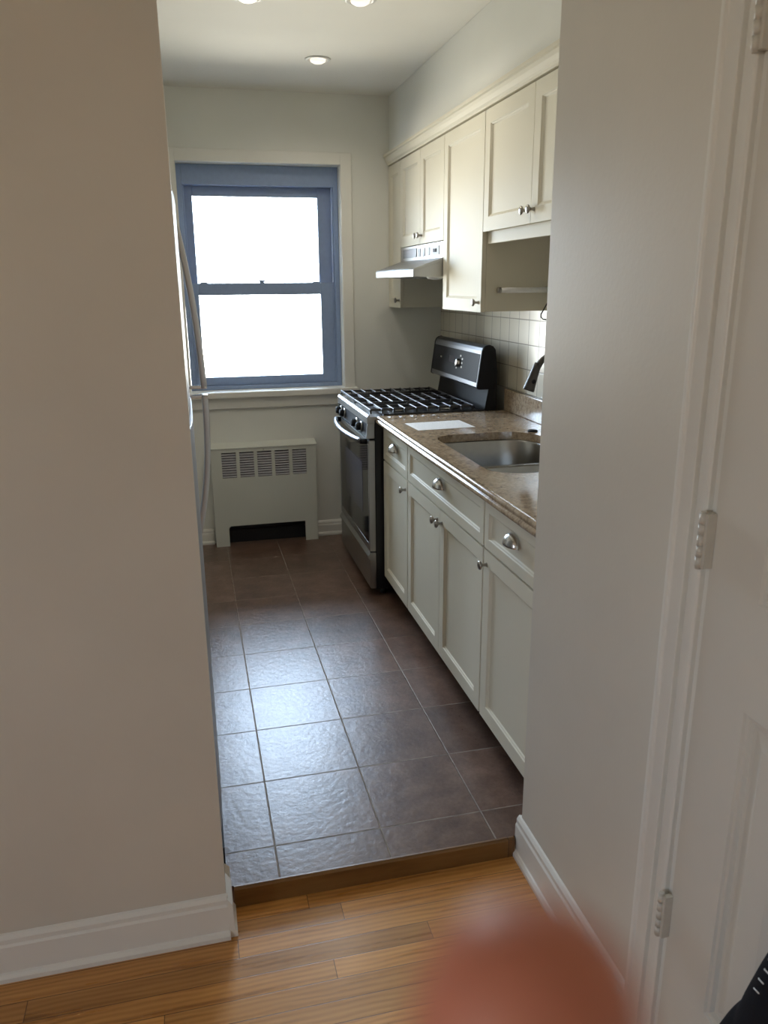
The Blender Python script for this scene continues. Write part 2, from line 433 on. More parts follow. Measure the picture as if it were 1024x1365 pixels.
# --- window_1 -------------------------------------------------------
w1 = bpy.data.objects.new('window_1', None); COL.objects.link(w1); w1.location = (.31, D, WZ0); w1['wloc'] = (.31, D, WZ0)
struct(w1, 'double-hung window with bluish glare painted into its dark metal frame'); w1.empty_display_size = .05
c = MB()   # flat casing round the opening
cw = .062
c.box((WX0-cw, D-.016, WZ0), (WX0, D-.0005, WZ1+cw)); c.box((WX1, D-.016, WZ0), (WX1+cw, D-.0005, WZ1+cw))
c.box((WX0, D-.016, WZ1), (WX1, D-.0005, WZ1+cw))
c.build('casing', M['trim'], w1, bevel=.003)
MB().box((WX0-cw-.015, D-.045, WZ0-.036), (WX1+cw+.015, D+.075, WZ0+.001)).build('stool', M['trim'], w1, bevel=.006)
MB().box((WX0-cw, D-.018, WZ0-.100), (WX1+cw, D-.0005, WZ0-.037)).build('apron', M['trim'], w1, bevel=.004)
f = MB(); yf = D+.078
fx0, fx1, fz0, fz1 = WX0+.001, WX1-.001, WZ0+.001, WZ1-.001
for (a, b) in (((fx0, fz0), (fx0+.028, fz1)), ((fx1-.028, fz0), (fx1, fz1)), ((fx0+.028, fz1-.105), (fx1-.028, fz1)), ((fx0+.028, fz0), (fx1-.028, fz0+.022))):
    f.box((a[0], yf, a[1]), (b[0], yf+.115, b[1]))
for x in (fx0+.028, fx1-.036): f.box((x, yf+.012, fz0), (x+.008, yf+.02, fz1-.105))      # parting stops
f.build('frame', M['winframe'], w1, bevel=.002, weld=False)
def sash(y, z0, z1, top, bot, name):
    s = MB(); a0, a1 = fx0+.03, fx1-.03; L, R = -.056, .645
    s.box((a0, y, z0), (L, y+.03, z1)); s.box((R, y, z0), (a1, y+.03, z1))
    s.box((L, y, z1-top), (R, y+.03, z1)); s.box((L, y, z0), (R, y+.03, z0+bot))
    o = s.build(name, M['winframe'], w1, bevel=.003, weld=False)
    MB().box((L-.004, y+.012, z0+bot-.004), (R+.004, y+.017, z1-top+.004)).build('pane', M['pane'], o)
    return o
sash(yf+.022, fz0+.022, 1.520, .066, .050, 'lower_sash')
us = sash(yf+.058, 1.462, fz1-.105, .053, .060, 'upper_sash')
k = MB(); k.lathe([(.014, 0), (.014, .01), (.009, .016)], (.305, yf+.036, 1.520), (0, 0, 1), 16)
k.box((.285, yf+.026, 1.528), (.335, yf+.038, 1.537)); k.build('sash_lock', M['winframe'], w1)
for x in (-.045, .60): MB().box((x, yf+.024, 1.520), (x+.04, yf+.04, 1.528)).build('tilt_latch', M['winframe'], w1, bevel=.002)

# --- baseboards ------------------------------------------------------
def bb_prof(base, x, d, h, flip=1):   # d = thickness; profile in (offset, z)
    return [(x, base), (x-flip*(d+.010), base), (x-flip*(d+.010), base+.012), (x-flip*(d+.004), base+.020), (x-flip*d, base+.022),
            (x-flip*d, base+h-.030), (x-flip*(d*.75), base+h-.024), (x-flip*(d*.75), base+h-.012), (x-flip*d*.35, base+h-.003), (x, base+h)]
b = MB().prism(bb_prof(0, D-.0005, .012, .095), 0, -.949, -.068); b.prism(bb_prof(0, D-.0005, .012, .095), 0, .567, 1.36)
struct(b.build('baseboard_back', M['trim']))
b = MB().prism(bb_prof(HF, LY-.0005, .014, .122), 0, -3.19, LX+.004)
b.prism([(LX+.0005-0, HF), (LX+.022, HF), (LX+.022, HF+.012), (LX+.016, HF+.022), (LX+.014, HF+.095), (LX+.0005, HF+.118)], 1, LY-.016, YT-.006)
b.prism([(LX+.0005, .002), (LX+.013, .002), (LX+.013, .06), (LX+.0005, .072)], 1, YT+.014, LY+.099)
struct(b.build('baseboard_left', M['trim'], bevel=.0015))
b = MB().prism(bb_prof(HF, PX-.0005, .014, .125), 1, -2.243, YT+.012)
b.box((PX+.0005, YT+.001, HF+.058), (PX+.04, YT+.012, HF+.122))
struct(b.build('baseboard_right', M['trim'], bevel=.0015, weld=False))

# --- door_1 in the hall wall ----------------------------------------
cas = MB()
def casing_prof(y_in, s):     # (x, y) cross-section of the moulded casing, s = direction away from the door
    P = [(0, 0), (-.010, 0), (-.012, .006), (-.012, .028), (-.005, .030), (-.005, .0345), (-.016, .036), (-.016, .068), (-.021, .072), (-.021, .080), (-.017, .086), (-.012, .089), (0, .089)]
    return [(PX-.0005+x, y_in + s*y) for x, y in P]
cas.prism(casing_prof(DY0+.010, 1), 2, HF+.001, DZ+.09)
cas.prism(casing_prof(DY1-.010, -1), 2, HF+.001, DZ+.09)
cas.box((PX-.016, DY1-.008, DZ+.012), (PX-.0005, DY0+.008, DZ+.09))
struct(cas.build('trim_2', M['trim'], bevel=.0015, weld=False), 'moulded white casing round the panelled hall door')
jm = MB()
jm.box((PX-.001, DY0, HF), (PX+.12, DY0+.0118, DZ)); jm.box((PX-.001, DY1-.0118, HF), (PX+.12, DY1, DZ)); jm.box((PX-.001, DY1, DZ), (PX+.12, DY0, DZ+.0118))
jm.box((PX+.04, DY0-.012, HF), (PX+.055, DY0, DZ)); jm.box((PX+.04, DY1, HF), (PX+.055, DY1+.012, DZ))
struct(jm.build('trim_3', M['trim'], weld=False), 'jamb of the panelled hall door')
wallbox('leak_block_panel', (PX+.125, DY1-.3, HF), (PX+.165, DY0+.3, CZ), M['blackmat'])  # unseen black panel added behind the door to block light leaking through its gap
d1 = bpy.data.objects.new('door_1', None); COL.objects.link(d1); d1.location = (PX, DY0, HF); d1['wloc'] = (PX, DY0, HF); d1.empty_display_size = .05
struct(d1, 'white six-panel hall door with painted hinges')
DX = PX-.006
cols = [(-2.600, -2.461), (-2.830, -2.691)]
rows = [(.254, .858), (1.039, 1.560), (1.650, 1.870)]
MB().slab(DY1+.003, DY0-.006, HF+.008, DZ-.003, .035, [(a, b_, r0, r1) for a, b_ in cols for r0, r1 in rows],
          [(.003, .004), (.009, .005), (.013, .012), (.021, .012), (.044, .004)], lambda a, b_, n: (DX-n, a, b_)).build('door_panel', M['door'], d1)
for z in (.311, 1.057, 1.813):
    h = MB()
    for i in range(5): h.tube([(PX-.0225, DY0+.002, z+.0185*i+.0006), (PX-.0225, DY0+.002, z+.0185*i+.0179)], .0062, 12)
    h.tube([(PX-.0225, DY0+.002, z-.003), (PX-.0225, DY0+.002, z+.095)], [.005, .005], 10)
    h.box((PX-.0225, DY0-.011, z), (DX-.0005, DY0-.002, z+.0925))
    h.build('hinge', M['paintedhinge'], d1, weld=False)
kn = MB().lathe([(.030, 0), (.030, .005), (.012, .010), (.010, .034), (.024, .042), (.029, .054), (.026, .064), (.010, .070)], (DX+.0003, -2.888, .93), (-1, 0, 0), 24)
kn.build('door_knob', M['nickel'], d1)

# ================================================================== KITCHEN THINGS
def door_part(parent, name, y0, y1, z0, z1, xf, stile=.052, t=.019, mat='cab'):
    """recessed-panel front facing -X, front face at xf"""
    m = MB().slab(y0+.0015, y1-.0015, z0+.0015, z1-.0015, t, [(y0+stile, y1-stile, z0+stile, z1-stile)],
                  [(.0015, .0035), (.0055, .0045), (.008, .0085)], lambda a, b_, n: (xf-n, a, b_))
    return m.build(name, M[mat], parent, bevel=.0016)
def knob_part(parent, x, y, z):
    MB().lathe([(.0075, 0), (.0055, .004), (.0048, .013), (.008, .018), (.0135, .021), (.0150, .0245), (.0125, .028), (.004, .0298)], (x+.0003, y, z), (-1, 0, 0), 20).build('knob', M['knobm'], parent)
def cup_part(parent, x, y, z):
    m = MB(); nt_, np_ = 20, 9; W, H, Pj = .042, .036, .027
    vs = []
    for sc in (1.0, .93):
        for i in range(nt_+1):
            th = PI*i/nt_
            for j in range(np_+1):
                ph = PI/2*j/np_
                vs.append((x-.0015-Pj*sc*math.sin(th)*math.sin(ph), y+W*sc*math.cos(th), z+H*sc*math.sin(th)*math.cos(ph)))
    fs = []; st = (nt_+1)*(np_+1)
    for s_ in (0, 1):
        for i in range(nt_):
            for j in range(np_):
                a = s_*st+i*(np_+1)+j; q = [a, a+1, a+np_+2, a+np_+1]; fs.append(q if s_ else q[::-1])
    for i in range(nt_):
        a = i*(np_+1)+np_; fs.append([a, a+np_+1, a+np_+1+st, a+st])
    m.add(vs, fs, True)
    m.box((x-.003, y-W-.003, z-.002), (x-.0003, y+W+.003, z+.004))
    m.build('cup_pull', M['nickel'], parent, weld=False)

# --- base cabinets
def base_cab(y0, y1, label, drawer_z=(.707, .862), doors=1, knobside=(1,), cup=True):
    r = thing('base_cabinet', ((FX+XW)/2, (y0+y1)/2, 0), label, 'cabinet', 'cream base cabinets under the granite counter')
    c = MB(); y0b, y1b = y0+.001, y1-.001
    x1 = XW-.008
    c.box((FX+.02, y0b, .105), (x1, y0b+.016, .872)); c.box((FX+.02, y1b-.016, .105), (x1, y1b, .872))
    c.box((FX+.02, y0b+.016, .105), (x1, y1b-.016, .121)); c.box((x1-.008, y0b+.016, .121), (x1, y1b-.016, .872))
    # face frame
    c.box((FX+.0195, y0b+.016, .84), (FX+.036, y1b-.016, .872)); c.box((FX+.0195, y0b+.016, .69), (FX+.036, y1b-.016, .715))
    c.build('carcass', M['cab'], r, weld=False)
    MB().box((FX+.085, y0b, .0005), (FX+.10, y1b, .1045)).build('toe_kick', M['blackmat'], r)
    dz0, dz1 = drawer_z
    dr = door_part(r, 'drawer', y0+.004, y1-.004, dz0, dz1, FX, .035)
    if cup: cup_part(dr, FX-.0, (y0+y1)/2, (dz0+dz1)/2+.003)
    w = (y1-y0-.008)/doors
    for i in range(doors):
        a = y0+.004+i*w
        d = door_part(r, 'door', a, a+w, .114, dz0-.005, FX)
        ky = a+w-.028 if knobside[i] > 0 else a+.028
        knob_part(d, FX, ky, .657)
    return r
base_cab(-.268, .166, 'narrow cream base cabinet next to the range, one drawer above one door', knobside=(-1,))
base_cab(-1.178, -.268, 'wide cream sink cabinet with two doors whose knobs almost touch', doors=2, knobside=(1, -1))
base_cab(-1.640, -1.178, 'cream base cabinet nearest the doorway, cut off by the white wall corner', knobside=(1,))

# --- countertop with the sink cut-out
def cutout(z=None):
    """undermount opening, counter-clockwise (x, y)"""
    P = []
    def arc(cx, cy, rx, ry, a0, a1, n=8):
        for i in range(n+1):
            a = math.radians(a0+(a1-a0)*i/n); P.append((cx+rx*math.cos(a), cy+ry*math.sin(a)))
    arc(.905, -.478, .105, .104, 180, 90); arc(1.10, -.514, .125, .140, 90, 0)
    arc(1.12, -.965, .105, .125, 0, -90); arc(.925, -.985, .125, .105, -90, -180)
    return P
CUT = cutout()
top = .914
def counter():
    m = MB()
    x0, x1, y0, y1 = .699, XW-.0065, -1.655, .168
    xe = .715
    bm = bmesh.new()
    for z in (top, top-.032):
        out = [bm.verts.new((x, y, z)) for x, y in ((xe, y0), (x1, y0), (x1, y1), (xe, y1))]
        inn = [bm.verts.new((x, y, z)) for x, y in CUT]
        es = [bm.edges.new((l[i], l[(i+1) % len(l)])) for l in (out, inn) for i in range(len(l))]
        bmesh.ops.triangle_fill(bm, edges=es, use_beauty=True)
        if z == top: o1, i1 = out, inn
        else: o2, i2 = out, inn
    n = len(CUT)
    for i in range(n): bm.faces.new((i1[i], i1[(i+1) % n], i2[(i+1) % n], i2[i]))
    for k in (0, 1, 2, 3): bm.faces.new((o1[k], o2[k], o2[(k+1) % 4], o1[(k+1) % 4]))
    bm.verts.ensure_lookup_table(); bm.verts.index_update()
    m.add([v.co[:] for v in bm.verts], [[v.index for v in f.verts] for f in bm.faces]); bm.free()
    # moulded ogee front edge, two rounded beads
    pr = [(xe, top)]
    for i in range(1, 8): a = PI/2*i/7; pr.append((xe-.004-.010*math.sin(a), top-.010+.010*math.cos(a)))
    pr += [(xe-.012, top-.013), (xe-.013, top-.015)]
    for i in range(0, 9): a = PI*i/8; pr.append((xe-.010-.011*math.sin(a), top-.026+.0105*math.cos(a)))
    pr += [(xe, top-.0375), (xe, top-.032)]
    s0 = len(m.v)
    e = MB(); n = len(pr)              # long beads; end caps keep their own vertices so the shading stays straight
    ys = (y0, (y0+y1)/2, y1)
    vs = [(p[0], y, p[1]) for y in ys for p in pr]
    fs = [[k*n+i, k*n+(i+1) % n, (k+1)*n+(i+1) % n, (k+1)*n+i] for k in (0, 1) for i in range(n)]
    e.add(vs, fs, True)
    for y in (y0, y1): e.add([(p[0], y, p[1]) for p in pr], [list(range(n))])
    return m, e
ct = thing('countertop', (1.03, -.75, top-.03), 'tan speckled granite countertop running from the range to the doorway', 'countertop')
slab_m, edge_m = counter()
slab_m.build('slab', M['granite'], ct); edge_m.build('edge_moulding', M['granite'], ct, weld=False)
MB().box((XW-.028, -1.655, top+.0005), (XW-.0065, .166, 1.018)).build('backsplash_strip', M['granite'], ct, bevel=.003)

# --- undermount double-bowl sink
sk = thing('kitchen_sink', (1.01, -.73, .70), 'stainless steel double bowl sink set under the granite counter', 'sink')
def inset_poly(P, d):
    n = len(P); out = []
    for i in range(n):
        a, b_, c_ = Vector(P[i-1]), Vector(P[i]), Vector(P[(i+1) % n])
        t1 = (b_-a); t2 = (c_-b_); tt = (t1.normalized()+t2.normalized()).normalized()
        nrm = Vector((tt.y, -tt.x))            # inward for clockwise order used here
        out.append(tuple(b_+nrm*d))
    return out
def area(P): return sum(P[i-1][0]*P[i][1]-P[i][0]*P[i-1][1] for i in range(len(P)))/2
def bowl(P, ztop, depth, name):
    if area(P) > 0: P = P[::-1]
    m = MB(); loops = []
    rings = [(0, ztop), (.003, ztop-.004), (.006, ztop-depth*.55), (.012, ztop-depth+.04), (.022, ztop-depth+.014), (.045, ztop-depth+.003), (.07, ztop-depth)]
    vs = []; n = len(P)
    for (ins, z) in rings:
        vs += [(x, y, z) for x, y in inset_poly(P, ins)]
    fs = [[r*n+i, r*n+(i+1) % n, (r+1)*n+(i+1) % n, (r+1)*n+i] for r in range(len(rings)-1) for i in range(n)]
    fs.append([(len(rings)-1)*n+i for i in range(n)])
    m.add(vs, fs, True)
    o = m.build(name, M['sinksteel'], sk)
    so = o.modifiers.new('solid', 'SOLIDIFY'); so.thickness = .0012; so.offset = -1
    cx = sum(p[0] for p in P)/n; cy = sum(p[1] for p in P)/n
    MB().lathe([(.042, .0), (.044, .0025), (.038, .003), (.030, .0015), (.010, .0012)], (cx, cy, ztop-depth+.0005), (0, 0, 1), 24).build('drain', M['chrome'], o)
    return o
def rrect(x0, x1, y0, y1, rs):
    P = []
    for (cx, cy, r, a0) in ((x0+rs[0], y1-rs[0], rs[0], 180), (x1-rs[1], y1-rs[1], rs[1], 90), (x1-rs[2], y0+rs[2], rs[2], 0), (x0+rs[3], y0+rs[3], rs[3], -90)):
        for i in range(9): a = math.radians(a0-90*i/8); P.append((cx+r*math.cos(a), cy+r*math.sin(a)))
    return P
ZS = top-.0335
bowl(rrect(.795, 1.228, -.822, -.368, (.11, .14, .05, .05)), ZS, .20, 'bowl')
bowl(rrect(.795, 1.228, -1.096, -.846, (.05, .05, .11, .11)), ZS, .17, 'bowl')
MB().box((.800, -.8445, ZS-.02), (1.223, -.8235, ZS+.0005)).build('divider', M['sinksteel'], sk, bevel=.006, seg=3)

# --- faucet: dark pull-down gooseneck
fa = thing('faucet', (1.285, -.62, top), 'dark pull-down kitchen faucet whose spray head shows beside the white wall corner', 'faucet')
MB().lathe([(.028, 0), (.028, .006), (.022, .012), (.019, .05), (.018, .12), (.014, .125)], (1.285, -.62, top+.0005), (0, 0, 1), 24).build('base', M['faucet'], fa)
p0 = Vector((1.285, -.62, top+.12)); pts = [p0, p0+Vector((0, 0, .13))]
for i in range(1, 13):
    a = PI*.86*i/12; pts.append(Vector((1.285-.075*(1-math.cos(a)), -.62, top+.25+.085*math.sin(a))))
MB().tube(pts, .0115, 16).build('spout', M['faucet'], fa)
hp0 = Vector((1.140, -.62, 1.206)); ax = Vector((-.036, 0, -.105)).normalized()
hd = MB().lathe([(.0125, -.012), (.0145, 0), (.0155, .012), (.0175, .045), (.0215, .083), (.0225, .092), (.0205, .096), (.014, .096)], hp0, ax, 24)
so_ = hd.build('spray_head', M['faucet'], fa)
bt = hp0+ax*.058; nn = Vector((0, -1, 0))
MB().lathe([(.0085, 0), (.0085, .003), (.006, .0042)], bt+nn*.0172, nn, 18).build('spray_button', M['blackmat'], so_)
MB().tube([(1.285, -.642, top+.08), (1.285, -.685, top+.105), (1.283, -.715, top+.135)], [.008, .007, .006], 12).build('lever', M['faucet'], fa)

# --- small things on the counter
o = MB().box((-.130, -.092, 0), (.130, .092, .0006)).build('paper_sheet', M['paper'], origin=(0, 0, 0))
o.location = (.906, -.153, top+.0006); o.rotation_euler = (0, 0, math.radians(3))
tag(o, 'white printed sheet of paper lying on the granite counter', 'paper')
o = MB().lathe([(.021, 0), (.021, .004), (.017, .007), (.004, .008)], (1.232, -.405, top+.0005), (0, 0, 1), 20).build('sink_hole_cap', M['blackmat'], origin=(1.232, -.405, top+.0005))
tag(o, 'small flat black cap on the granite behind the sink', 'cap')

# --- gas range -------------------------------------------------------
RY0, RY1 = .178, .936
rg = thing('gas_range', (.98, (RY0+RY1)/2, 0), 'stainless and black gas range with cast iron grates and a tall console', 'stove')
m = MB(); m.box((.692, RY0+.004, .035), (1.30, RY1-.004, .893))
for x in (.74, 1.25):
    for y in (RY0+.05, RY1-.05): m.tube([(x, y, .0005), (x, y, .036)], .018, 12)
m.build('body', M['black'], rg, bevel=.003, weld=False)
# cooktop: stainless front lip and black well
m = MB().prism([(.655, .875), (.655, .908), (.661, .918), (.666, .919), (.669, .9185), (.672, .910), (.735, .907), (.735, .8935), (.692, .8935), (.692, .875)], 1, RY0, RY1)
m.build('front_lip', M['steel'], rg, bevel=.002)
m = MB(); m.box((.7352, RY0, .8935), (1.245, RY1, .906)); m.box((.7352, RY0, .906), (1.245, RY0+.014, .921)); m.box((.7352, RY1-.014, .906), (1.245, RY1, .921))
m.build('cooktop', M['black'], rg, bevel=.003, weld=False)
# burners
for x, y, rr in ((.85, .365, .042), (.85, .745, .05), (1.11, .365, .05), (1.11, .745, .038)):
    o = MB().lathe([(rr*1.15, 0), (rr*1.15, .007), (rr, .010)], (x, y, .9062), (0, 0, 1), 24).build('burner', M['nickel'], rg)
    MB().lathe([(rr, 0), (rr, .008), (rr*.85, .011), (.003, .012)], (x, y, .9165), (0, 0, 1), 24).build('burner_cap', M['blackmat'], o)
# grates: two cast iron halves, bars along the counter with down-turned ends
def grate(y0, y1):
    m = MB(); zt = .944; h = .012; bw = .0085
    xs = [.676+.0565*i for i in range(10)]
    ym = (y0+y1)/2
    def bar(x, a, b_, foota=False, footb=False):
        m.box((x-bw/2, a, zt-h), (x+bw/2, b_, zt))
        if foota: m.prism([(a, zt), (a, zt-.0225), (a+.012, zt-.0225), (a+.018, zt-h)], 0, x-bw/2, x+bw/2)
        if footb: m.prism([(b_, zt), (b_-.018, zt-h), (b_-.012, zt-.0225), (b_, zt-.0225)], 0, x-bw/2, x+bw/2)
    for i, x in enumerate(xs):
        if i in (0, 1, 9): bar(x, y0, y1, True, True)
        elif i in (5,): bar(x, y0, y1, True, True)
        else:
            bar(x, y0, ym-.055, True, False); bar(x, ym+.055, y1, False, True)
    for y in (y0+.028, y1-.028): m.box((xs[0], y-bw/2, zt-h-.001), (xs[-1], y+bw/2, zt-.001))
    for xa, xb in ((xs[0], xs[2]), (xs[4], xs[6]), (xs[8], xs[9])): m.box((xa, ym-bw/2, zt-h), (xb, ym+bw/2, zt))
    for y in (ym-.055, ym+.055): m.box((xs[1], y-bw/2, zt-h-.001), (xs[9], y+bw/2, zt-.002))
    return m.build('grate', M['iron'], rg, bevel=.002, seg=2, weld=False)
grate(RY0+.006, .553); grate(.559, RY1-.006)
# control panel and knobs
cp = MB().prism([(.661, .874), (.655, .808), (.691, .808), (.691, .874)], 1, RY0+.018, RY1-.018).build('control_panel', M['slate'], rg)
for a, b_ in ((RY0, RY0+.0175), (RY1-.0175, RY1)):
    MB().prism([(.657, .8745), (.650, .806), (.691, .806), (.691, .8745)], 1, a, b_).build('panel_end', M['steel'], rg, bevel=.002)
for y in (.845, .745, .425, .315):
    ka = Vector((-1, 0, .09)).normalized(); kp = Vector((.6575, y, .843))
    o = MB().lathe([(.026, 0), (.026, .004), (.022, .007)], kp+ka*.0006, ka, 24).build('knob', M['steel'], rg)
    g = MB().lathe([(.0195, 0), (.0185, .018), (.016, .021), (.003, .022)], kp+ka*.008, ka, 24); g.build('knob_grip', M['blackmat'], o)
# vent gap, oven door, handle
MB().box((.668, RY0+.006, .797), (.691, RY1-.006, .807)).build('vent_slot', M['blackmat'], rg)
od = MB()
od.box((.661, RY0, .240), (.6915, RY0+.022, .796)); od.box((.661, RY1-.022, .240), (.6915, RY1, .796))
od.box((.661, RY0+.022, .240), (.6915, RY1-.022, .278)); od.box((.661, RY0+.022, .772), (.6915, RY1-.022, .796))
odo = od.build('oven_door', M['steel'], rg, bevel=.002, weld=False)
MB().box((.6625, RY0+.0222, .2785), (.690, RY1-.0222, .7715)).build('door_glass', M['glassblk'], odo, bevel=.001)
MB().box((.6615, RY0+.16, .40), (.6622, RY1-.16, .66)).build('oven_window', M['display'], odo)
pts = [(.600+.036*(2*(i/24)-1)**2, RY0+.042+(RY1-RY0-.084)*i/24, .789) for i in range(25)]
ho = MB().tube(pts, .0125, 16).build('handle', M['steelh'], odo)
for y in (RY0+.044, RY1-.044): MB().tube([(.630, y, .789), (.664, y, .785)], [.0135, .0135], 14).build('handle_post', M['blackmat'], ho)
dwr = MB().prism([(.667, .045), (.661, .052), (.661, .196), (.652, .205), (.652, .216), (.664, .234), (.6915, .234), (.6915, .045)], 1, RY0, RY1)
dwr.build('drawer', M['steel'], rg, bevel=.0015)
# backguard
m = MB().box((1.2455, RY0+.002, .8935), (1.30, RY1-.002, 1.018)); 
MB().prism([(1.238, .907), (1.243, .935), (1.258, 1.018), (1.30, 1.018), (1.30, .8935), (1.246, .8935)], 1, RY0, RY1).build('backguard', M['consoleblk'], rg, bevel=.002)
prof = [(1.199, 1.026), (1.222, 1.198), (1.228, 1.212), (1.240, 1.222), (1.258, 1.226), (1.276, 1.219), (1.288, 1.203), (1.30, 1.10), (1.30, 1.0185), (1.21, 1.0185)]
cons = MB().prism(prof, 1, RY0+.012, RY1-.012, smooth=False).build('console', M['steelh'], rg, bevel=.002)
pc = []
cxp = sum(p[0] for p in prof)/len(prof); czp = sum(p[1] for p in prof)/len(prof)
for p in prof: pc.append((cxp+(p[0]-cxp)*1.04, czp+(p[1]-czp)*1.015))
for a, b_ in ((RY0-.001, RY0+.0118), (RY1-.0118, RY1+.001)): MB().prism(pc, 1, a, b_).build('console_end', M['blackmat'], rg, bevel=.003)
def on_face(y, z, w, h, t, name, mat, parent):
    """small plate lying on the sloping console face"""
    sl = (1.222-1.199)/(1.198-1.026)
    def X(z_): return 1.199+sl*(z_-1.026)
    return MB().prism([(X(z-h/2)-t, z-h/2), (X(z+h/2)-t, z+h/2), (X(z+h/2)-.0003, z+h/2), (X(z-h/2)-.0003, z-h/2)], 1, y-w/2, y+w/2).build(name, mat, parent, bevel=.0005)
on_face((RY0+RY1)/2, 1.115, RY1-RY0-.04, .135, .002, 'console_panel', M['consoleblk'], cons)
on_face(.60, 1.127, .085, .034, .0032, 'display', M['display'], cons)
on_face(.78, 1.125, .028, .008, .0032, 'indicator_mark', M['nickel'], cons)
ka = Vector((-1, 0, .13)).normalized()
MB().lathe([(.022, 0), (.022, .004), (.019, .018), (.016, .020), (.003, .021)], Vector((1.210, .480, 1.117)), ka, 24).build('dial', M['nickel'], cons)
for dy, dz in ((-.045, .020), (-.045, 0), (-.045, -.020), (.03, -.03), (-.015, .034)):
    on_face(.480+dy, 1.120+dz, .016, .009, .0032, 'button', M['knobm'], cons)

# --- wall cabinets, crown, hood ------------------------------------------
UZ1 = 2.147
def wall_cab(y0, y1, z0, label, doors, knobs, kz, rail=None):
    r = thing('wall_cabinet', ((UX+XW)/2, (y0+y1)/2, z0), label, 'cabinet', 'cream wall cabinets')
    x1 = XW-.008
    MB().box((UX+.0195, y0+.001, z0+.004), (x1, y1-.001, UZ1)).build('carcass', M['cab'], r, bevel=.001)
    w = (y1-y0)/doors
    for i in range(doors):
        d = door_part(r, 'door', y0+i*w, y0+(i+1)*w, z0, UZ1-.004, UX, .054)
        knob_part(d, UX, y0+i*w+.028 if knobs[i] < 0 else y0+(i+1)*w-.028, kz)
    if rail: MB().box((UX+.022, y0+.002, rail), (UX+.040, y1-.002, z0+.0035)).build('light_rail', M['cab'], r)
    return r
wall_cab(.990, D-.003, 1.378, 'very narrow tall cream wall cabinet in the corner beside the back wall', 1, (-1,), 1.421)
wall_cab(.226, .988, 1.699, 'short two-door cream wall cabinet right above the range hood', 2, (1, -1), 1.741)
wall_cab(-.282, .224, 1.393, 'tall single-door cream wall cabinet between the range hood and the open niche', 1, (-1,), 1.433)
wall_cab(-1.196, -.285, 1.703, 'large two-door cream wall cabinet above the niche with a chrome towel bar', 2, (1, -1), 1.748, rail=1.660)
cr = MB().prism([(UX+.006, 2.1485), (UX-.004, 2.1485), (UX-.006, 2.156), (UX-.012, 2.162), (UX-.019, 2.176), (UX-.023, 2.188), (UX-.030, 2.192), (UX-.030, 2.2045), (XW-.009, 2.2045), (XW-.009, 2.1485)], 1, -1.64, D-.003)
o = cr.build('crown_moulding', M['cab'], origin=(UX, -.2, 2.1485)); tag(o, 'cream crown moulding running along the top of the wall cabinets', 'moulding')

hd = thing('range_hood', (1.15, .607, 1.53), 'stainless under-cabinet range hood over the gas range', 'range hood')
HY0, HY1 = .232, .984
m = MB().prism([(UX+.002, 1.697), (UX+.002, 1.625), (.900, 1.578), (.893, 1.570), (.893, 1.541), (.899, 1.541), (.899, 1.566), (UX+.006, 1.612), (XW-.012, 1.612), (XW-.012, 1.697)], 1, HY0, HY1)
m.build('shell', M['steel'], hd, bevel=.0015)
for a, b_ in ((HY0, HY0+.003), (HY1-.003, HY1)):
    MB().prism([(.8992, 1.541), (.8992, 1.5655), (UX+.006, 1.6118), (XW-.012, 1.6118), (XW-.012, 1.530)], 1, a, b_).build('side_panel', M['steel'], hd)
MB().box((.93, HY0+.03, 1.548), (XW-.04, HY1-.03, 1.556)).build('grease_filter', M['slate'], hd)
MB().lathe([(.045, 0), (.045, -.004), (.035, -.016), (.004, -.021)], (1.04, HY0+.13, 1.547), (0, 0, 1), 24).build('hood_lamp', M['lens'], hd)
for y in (.62, .54, .46): MB().box((UX-.001, y-.022, 1.640), (UX+.0017, y+.022, 1.680)).build('button', M['hoodgrey'], hd, bevel=.001)
MB().box((UX-.0015, .285, 1.640), (UX+.0017, .40, 1.682)).build('label_plate', M['hoodgrey'], hd, bevel=.001)
MB().box((UX-.006, .325, 1.653), (UX-.0017, .365, 1.668)).build('slider_switch', M['blackmat'], hd, bevel=.001)
MB().box((UX-.001, .67, 1.640), (UX+.0017, .93, 1.684)).build('vent_plate', M['steelh'], hd, bevel=.001)

# --- towel bar and cord in the niche
tb = thing('towel_bar', (1.2, -.2835, 1.481), 'chrome towel bar on the side of the tall wall cabinet', 'towel bar')
MB().tube([(1.092, -.330, 1.481), (1.097, -.330, 1.481), (1.128, -.330, 1.481), (1.335, -.330, 1.481)], [.006, .008, .0108, .0108], 18).build('bar', M['barwhite'], tb)
for x in (1.115, 1.318): MB().lathe([(.012, 0), (.012, .004), (.006, .007), (.006, .040)], (x, -.2830, 1.481), (0, -1, 0), 16).build('post', M['knobm'], tb)
MB().lathe([(.0095, -.004), (.0105, .002), (.0095, .010), (.0088, .012)], (1.090, -.330, 1.481), (1, 0, 0), 16).build('end_cap', M['knobm'], tb)
pts = []
for i in range(25):
    t_ = i/24
    pts.append((1.300-.06*math.sin(PI*t_*.9)+.03*t_, -.40+.03*math.sin(t_*5), 1.655-.265*math.sin(PI*min(1, t_*1.0)*.62)/math.sin(PI*.5)*1.0+.05*max(0, t_-.8)))
co = MB().tube([(1.30, -.40, 1.650), (1.30, -.40, 1.50), (1.285, -.40, 1.452), (1.262, -.40, 1.412), (1.248, -.40, 1.388), (1.249, -.40, 1.376), (1.258, -.40, 1.368), (1.272, -.40, 1.366), (1.290, -.40, 1.372), (1.33, -.40, 1.41), (1.354, -.40, 1.45)], .0028, 8).build('cord', M['cord'], origin=(1.30, -.40, 1.65))
tag(co, 'thin black cord looping down under the wall cabinet near the towel bar', 'cord')

